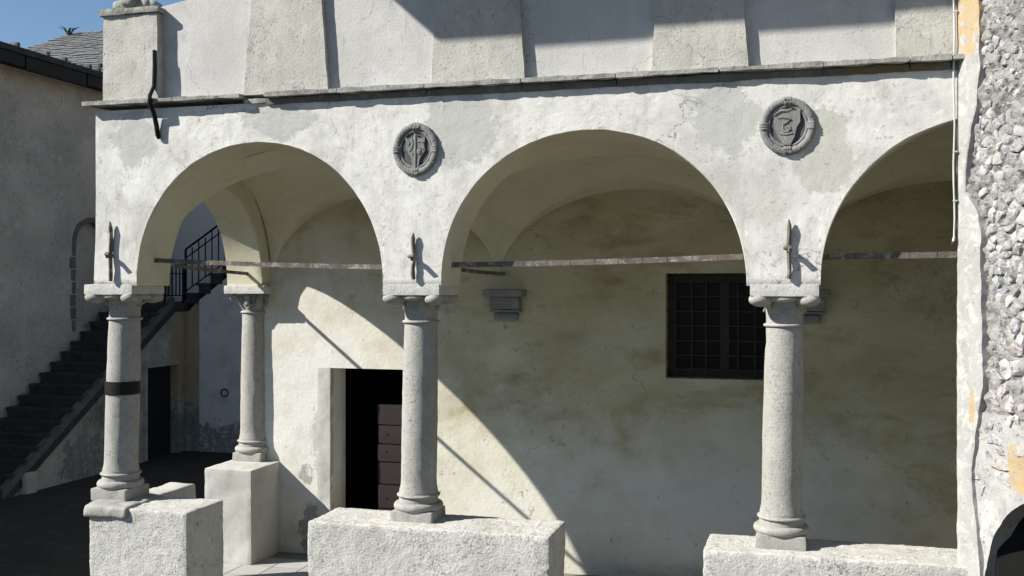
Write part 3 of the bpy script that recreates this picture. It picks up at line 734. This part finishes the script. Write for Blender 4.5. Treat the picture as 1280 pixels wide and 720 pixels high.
for i in order:
    y, z, d = pts[i]
    poly = [(y-.17, z-.12), (y+.17, z-.12), (y+.17, z+.12), (y-.17, z+.12)]
    for j, q in enumerate(pts):
        if j != i and abs(q[0]-y) < .3 and abs(q[1]-z) < .3: poly = clip(poly, y, z, q[0], q[1])
    if len(poly) < 3: continue
    ed = strip_edge(z)
    if min(p[0] for p in poly) < ed-.03: continue
    if z > 4.4 and rs.random() < .35: continue
    if z < max(zb_r(q[0]) for q in poly)+.10 or z < 1.72: continue
    cy = sum(p[0] for p in poly)/len(poly); cz = sum(p[1] for p in poly)/len(poly)
    gap = rs.uniform(.86, .98)
    ring = []
    for k in range(len(poly)):
        a = poly[k]; b = poly[(k+1) % len(poly)]
        for t in (.06, .5, .94): ring.append((cy+(a[0]+(b[0]-a[0])*t-cy)*gap, cz+(a[1]+(b[1]-a[1])*t-cz)*gap))
    n = len(ring); V = []; F = []
    hgt = rs.uniform(.008, .044)*(1 if d > .1 else .8); tiltz = rs.uniform(-.35, .35); tilty = rs.uniform(-.3, .3)
    base = XR+.02
    for sc, hh in ((1.0, -.5), (.95, .40), (.78, .82), (.42, 1.0)):
        for (a, b) in ring:
            q = Vector((0, cy+(a-cy)*sc, cz+(b-cz)*sc))
            nn = .018*fbm(q+Vector((i, 0, 0)), 17, 3)
            q += Vector((0, .012*fbm(q+Vector((0, 9, 0)), 22, 2), .012*fbm(q+Vector((5, 0, 0)), 22, 2)))
            x = base-hgt*hh-(nn+tiltz*(q.z-cz)+tilty*(q.y-cy) if hh > .2 else 0)
            V.append((x, -q.y, q.z))
    V.append((base-hgt*1.0-.012*noise.noise(Vector((i*3.1, 0, 0))), -cy, cz))
    for r_ in range(3):
        for k in range(n):
            k2 = (k+1) % n; F.append((r_*n+k, r_*n+k2, (r_+1)*n+k2, (r_+1)*n+k))
    for k in range(n): F.append((3*n+k, 3*n+(k+1) % n, 4*n))
    if nst < 290 and y < .95 and z < 5.4: mesh('stone', V, F, M_rub, RW, 30, fix=True); nst += 1
    else: rest.add(V, F)
print('stones', nst)
ro = rest.build('rubble_rest', M_rub, RW, 30); ro['kind'] = 'stuff'
RW.rotation_euler = (0, 0, math.radians(30))
# conduit in the corner
cb = empty('conduit', (XR-.05, -.03, 3.55), 'thin white conduit running down the corner beside the rubble wall', 'conduit')
P = [(XR-.058+.004*math.sin(i*1.3), -.022, 3.545+3.2*i/24) for i in range(25)]
B().tube(P, .0065, 8).build('pipe', M_cable, cb, 50)
B().tube([(XR-.056, -.022, 3.55), (XR-.062, -.024, 3.52), (XR-.075, -.03, 3.50)], [.008, .011, .006], 8).build('pipe_end', M_cable, cb, 50)
for z in (3.80, 4.15, 5.15): B().box(XR-.066, XR-.036, -.030, -.014, z, z+.010).build('clip', M_cable, cb)

# ------------------------------------------------------------------ left house
LH = empty('stucco_house', (-9, 8, 0), 'shaded grey stucco house with dark overhanging eave and blocked arched window', 'house')
XL = -6.75; YE = 11.2
V = []; F = []; NY0, NY1, NZ0, NZ1 = 8.10, 9.05, 2.36, 4.42
def in_niche(y, z):
    ym = (NY0+NY1)/2; h = (NY1-NY0)/2
    return NY0 < y < NY1 and NZ0 < z and z < NZ1-h+h*sup((y-ym)/h)
ny, nz_ = 100, 110
for i in range(ny+1):
    for j in range(nz_+1):
        y = 5.0+(YE-5.0)*i/ny; z = 7.0*j/nz_
        p = Vector((XL, y, z)); p.x += .025*fbm(p, 2.2, 4)-(.11 if in_niche(y, z) else 0)
        V.append(p)
for i in range(ny):
    for j in range(nz_):
        a = i*(nz_+1)+j; F.append((a, a+nz_+1, a+nz_+2, a+1))
mesh('wall', V, F, M_left, LH, 40)
B().box(-13, XL-.13, 5.0, YE, 0, 7.0).build('house_body', M_left, LH)
# stones round the blocked window
ym = (NY0+NY1)/2; h = (NY1-NY0)/2; k_ = 0
for j in range(7):
    z = NZ0+j*.23
    rbox('jamb_brick', M_brick, LH, XL-.10, XL+.010, NY0-.06-.05*((j*7) % 3)/2, NY0+.05, z, z+.218, step=.06, r=.015, amp=.01, seed=j)
for i in range(7):
    a = math.pi*(1-i/7); a2 = math.pi*(1-(i+.96)/7)
    P = [(h*.92*math.cos(a), h*.92*math.sin(a)), (h*1.12*math.cos(a), h*1.12*math.sin(a)), (h*1.12*math.cos(a2), h*1.12*math.sin(a2)), (h*.92*math.cos(a2), h*.92*math.sin(a2))]
    B().prism([(ym+p[0], NZ1-h+p[1]) for p in P], lambda p: (XL-.10, p[0], p[1]), lambda p: (XL+.014, p[0], p[1])).build('arch_brick', M_brick, LH)
# roof: shallow, with eave boards and rafters
rf = B().prism([(-6.30, 7.00), (-6.30, 7.10), (-13.2, 8.3), (-13.2, 8.2)], lambda p: (p[0], 4.8, p[1]), lambda p: (p[0], 11.0, p[1])).build('roof', M_step, LH)
for i in range(12):
    y = 5.0+i*.52
    B().prism([(-6.34, 6.90), (-6.34, 7.00), (-7.4, 7.18), (-7.4, 7.05)], lambda p: (p[0], y, p[1]), lambda p: (p[0], y+.10, p[1])).build('rafter', M_dark, rf)
for i in range(4):
    y0 = 4.85+i*1.54
    B().box(-6.37, -6.315, y0, y0+1.50, 6.80-.03*(i % 2), 6.985).build('eave_board', M_dark, rf)
    B().box(-6.72, -6.38, y0, y0+1.50, 6.86, 6.893).build('soffit_board', M_dark, rf)
for i, y in enumerate((6.2, 6.9, 7.35, 8.0, 8.25)):
    rbox('ridge_stone', M_slate, rf, -6.50, -6.34, y, y+.09, 7.10, 7.19, step=.04, r=.02, amp=.02, freq=9, seed=i)
# unseen lower wing, added out of frame to shade the courtyard ground
LW = empty('unseen_shade_wing', (-9, 1, 0), 'unseen low grey wing with slate roof, added to shade the courtyard', 'house')
B().box(-11, XL, -3.0, 4.98, 0, 5.0).build('wall', M_left, LW)
B().prism([(-6.55, 5.0), (-6.55, 5.12), (-11.2, 5.5), (-11.2, 5.38)], lambda p: (p[0], -3.2, p[1]), lambda p: (p[0], 4.79, p[1])).build('roof', M_slate, LW)

# ------------------------------------------------------------------ rear house
RH = empty('slate_house', (-4, 13, 0), 'pale rear house under a grey slate hipped roof beyond the stairs', 'house')
B().box(-12.0, 2.0, 11.21, 11.6, 0, 7.75).build('wall', M_rearu, RH)
EY, EZ, RY, RZ = 10.98, 7.72, 13.5, 9.33
rr = B().add([(-13.0, EY, EZ), (3, EY, EZ), (3, RY, RZ), (-11.0, RY, RZ), (-13.0, 16.2, EZ), (3, 16.2, EZ)], [(0, 1, 2, 3), (0, 3, 4), (3, 2, 5, 4)]).build('roof', M_slate, RH, fix=False)
sl_ = B(); rn = random.Random(5)
U = Vector((0, RY-EY, RZ-EZ)); nrm = Vector((0, -U.z, U.y)).normalized(); LN = U.length; U.normalize()
rows = 22
for r_ in range(rows):
    d = LN*r_/rows; x = -13.0+2.0*r_/rows
    while x < -5.5:
        wd = rn.uniform(.18, .34); t = rn.uniform(.012, .026); ov = rn.uniform(-.02, .02)
        o = Vector((x, EY, EZ))+U*(d-.03+ov); k = LN/rows*1.25
        V = [o+Vector((a*wd*.97, 0, 0))+U*(b*k)+nrm*(c*t+(.02*(1-b))) for a in (0, 1) for b in (0, 1) for c in (0, 1)]
        sl_.add(V, [(0,1,3,2), (4,6,7,5), (0,4,5,1), (2,3,7,6), (0,2,6,4), (1,5,7,3)]); x += wd
so_ = sl_.build('slates', M_slate, rr); so_['kind'] = 'stuff'
B().box(-12.9, 3, EY+.02, EY+.06, EZ-.16, EZ-.015).build('eave_board', M_dark, RH)
B().box(-12.9, 3, EY+.07, 11.205, EZ-.10, EZ-.06).build('soffit_board', M_dark, RH)
for i in range(4):
    rbox('snow_stop', M_step, rr, -8.9+i*.45, -8.83+i*.45, 11.0, 11.08, 7.86, 7.95, step=.04, r=.02, amp=.01, seed=i)
wd_ = empty('roof_weed', (-11.0, 13.3, 9.25), 'small dark weed growing from the hip of the slate roof', 'weed')
for i in range(6):
    a = i*1.1; P = [(-11.0, 13.3, 9.2), (-11.0+.12*math.cos(a), 13.3+.1*math.sin(a), 9.38), (-11.0+.32*math.cos(a), 13.3+.2*math.sin(a), 9.42+.06*math.sin(i*2.3))]
    B().tube(P, [.016, .03, .006], 5, .4).build('blade', M_leaf, wd_)

# ------------------------------------------------------------------ outdoor staircase
ST = empty('staircase', (-6, 8, 0), 'dark stone outdoor staircase with black iron railing rising beside the shaded house', 'staircase')
XO = -5.5
n1 = 17; rise = 2.87/n1; tread = .262; y0 = 9.30-n1*tread
for i in range(n1):
    y = y0+i*tread; z = rise*(i+1)
    B().box(XL+.03, XO+.03, y-.03, y+tread+.02, z-.05, z).box(XL+.03, XO, y, y+tread, z-rise-.02, z-.05).build('step', M_step, ST)
B().box(XL+.03, XO+.03, y0+n1*tread+.001, 11.18, 2.72, 2.869).build('landing', M_step, ST)
sl_ope = rise/tread
zl = lambda y: sl_ope*(y-y0)
B().prism([(y0+.05, .0), (y0+.25, .0), (9.34, zl(9.34)-.20), (9.34, zl(9.34)-.02)], lambda p: (XO-.06, p[0], p[1]), lambda p: (XO+.035, p[0], p[1])).build('string', M_step, ST)
# wall below the first flight, door opening in it
D0, D1, DT = 8.50, 9.46, 1.69
wb = B()
P1 = [(y0+.3, 0), (D0, 0), (D0, zl(D0)-.20)]
wb.prism(P1, lambda p: (XO, p[0], p[1]), lambda p: (XO-.25, p[0], p[1]))
wb.prism([(D0, DT), (D1, DT), (D1, 2.70), (9.30, 2.70), (D0, zl(D0)-.20)], lambda p: (XO, p[0], p[1]), lambda p: (XO-.25, p[0], p[1]))
wb.prism([(D1, 0), (9.70, 0), (9.70, 2.70), (D1, 2.70)], lambda p: (XO, p[0], p[1]), lambda p: (XO-.25, p[0], p[1]))
wb.build('under_wall', M_under, ST)
B().box(XO-.20, XO-.15, D0, D1, .005, DT).build('cellar_door', M_dark, ST)
B().box(XO+.001, XO+.02, D0-.10, D0-.002, .005, DT+.12).box(XO+.001, XO+.02, D1+.002, D1+.10, .005, DT+.12).box(XO+.001, XO+.02, D0-.001, D1+.001, DT+.002, DT+.12).build('door_surround', M_ped2 if False else M_under, ST)
# second flight along the rear wall
n2 = 12; r2 = .19; t2 = .255; YF = 9.71
for i in range(n2):
    x = XO+.05+i*t2; z = 2.87+r2*(i+1)
    B().box(x-.03, x+t2+.02, YF-.03, 11.18, z-.05, z).box(x, x+t2, YF, 11.18, z-r2-.02, z-.05).build('step', M_step, ST)
B().prism([(XO+.001, 0), (XO+.31, 0), (XO+.31, 2.92), (XO+.08, 2.70), (XO+.001, 2.70)], lambda p: (p[0], YF, p[1]), lambda p: (p[0], YF+.25, p[1])).build('pier_wall', M_under, ST)
B().prism([(XO+.312, 0), (XO+n2*t2, 0), (XO+n2*t2, 2.70+r2/t2*(n2*t2-.08)), (XO+.312, 2.92)], lambda p: (p[0], YF+.01, p[1]), lambda p: (p[0], YF+.25, p[1])).build('flight_wall', M_rear, ST)
rgx, rgz = -4.63, 1.15
B().tube([(rgx+.075*math.cos(a), YF-.012, rgz+.075*math.sin(a)) for a in [i*math.pi/10 for i in range(21)]], .010, 6).build('wall_ring', M_iron, ST, 40)
rbox('foot_stone', M_left, ST, XO-.2, XO+.12, 5.30, 5.55, .0, .33, step=.05, r=.03, amp=.02, seed=3)
rbox('foot_stone', M_left, ST, XO-.95, XO-.6, 5.05, 5.30, .0, .22, step=.05, r=.03, amp=.02, seed=4)
# railing
def railing(name, a, b, hgt, nb, thin=1.0):
    a = Vector(a); b = Vector(b); up = Vector((0, 0, 1))
    top = B().bar(a+up*hgt, b+up*hgt, .035, .03).build(name, M_iron, ST)
    B().bar(a+up*(hgt-.17), b+up*(hgt-.17), .02, .02).build('mid_rail', M_iron, top)
    B().bar(a+up*.14, b+up*.14, .02, .02).build('low_rail', M_iron, top)
    for i in range(nb+1):
        p = a+(b-a)*i/nb; end = i in (0, nb)
        B().bar(p+up*(-.05 if end else .14), p+up*(hgt if end or i % 2 == 0 else hgt-.05), .034 if end else .018, .034 if end else .018).build('post' if end else 'baluster', M_iron, top)
B().prism([(y0+.05, .02), (y0+.05, .16), (9.30, zl(9.30)+.10), (9.30, zl(9.30)-.03)], lambda p: (XO-.05, p[0], p[1]), lambda p: (XO+.05, p[0], p[1])).build('kerb', M_kerb, ST)
railing('railing', (XO+.0, 9.05, 2.87), (XO+.0, 9.66, 2.87), .73, 5)
railing('railing', (XO+.02, YF, 2.95), (XO+2.6, YF, 2.95+2.6*r2/t2*.86), .95, 18)
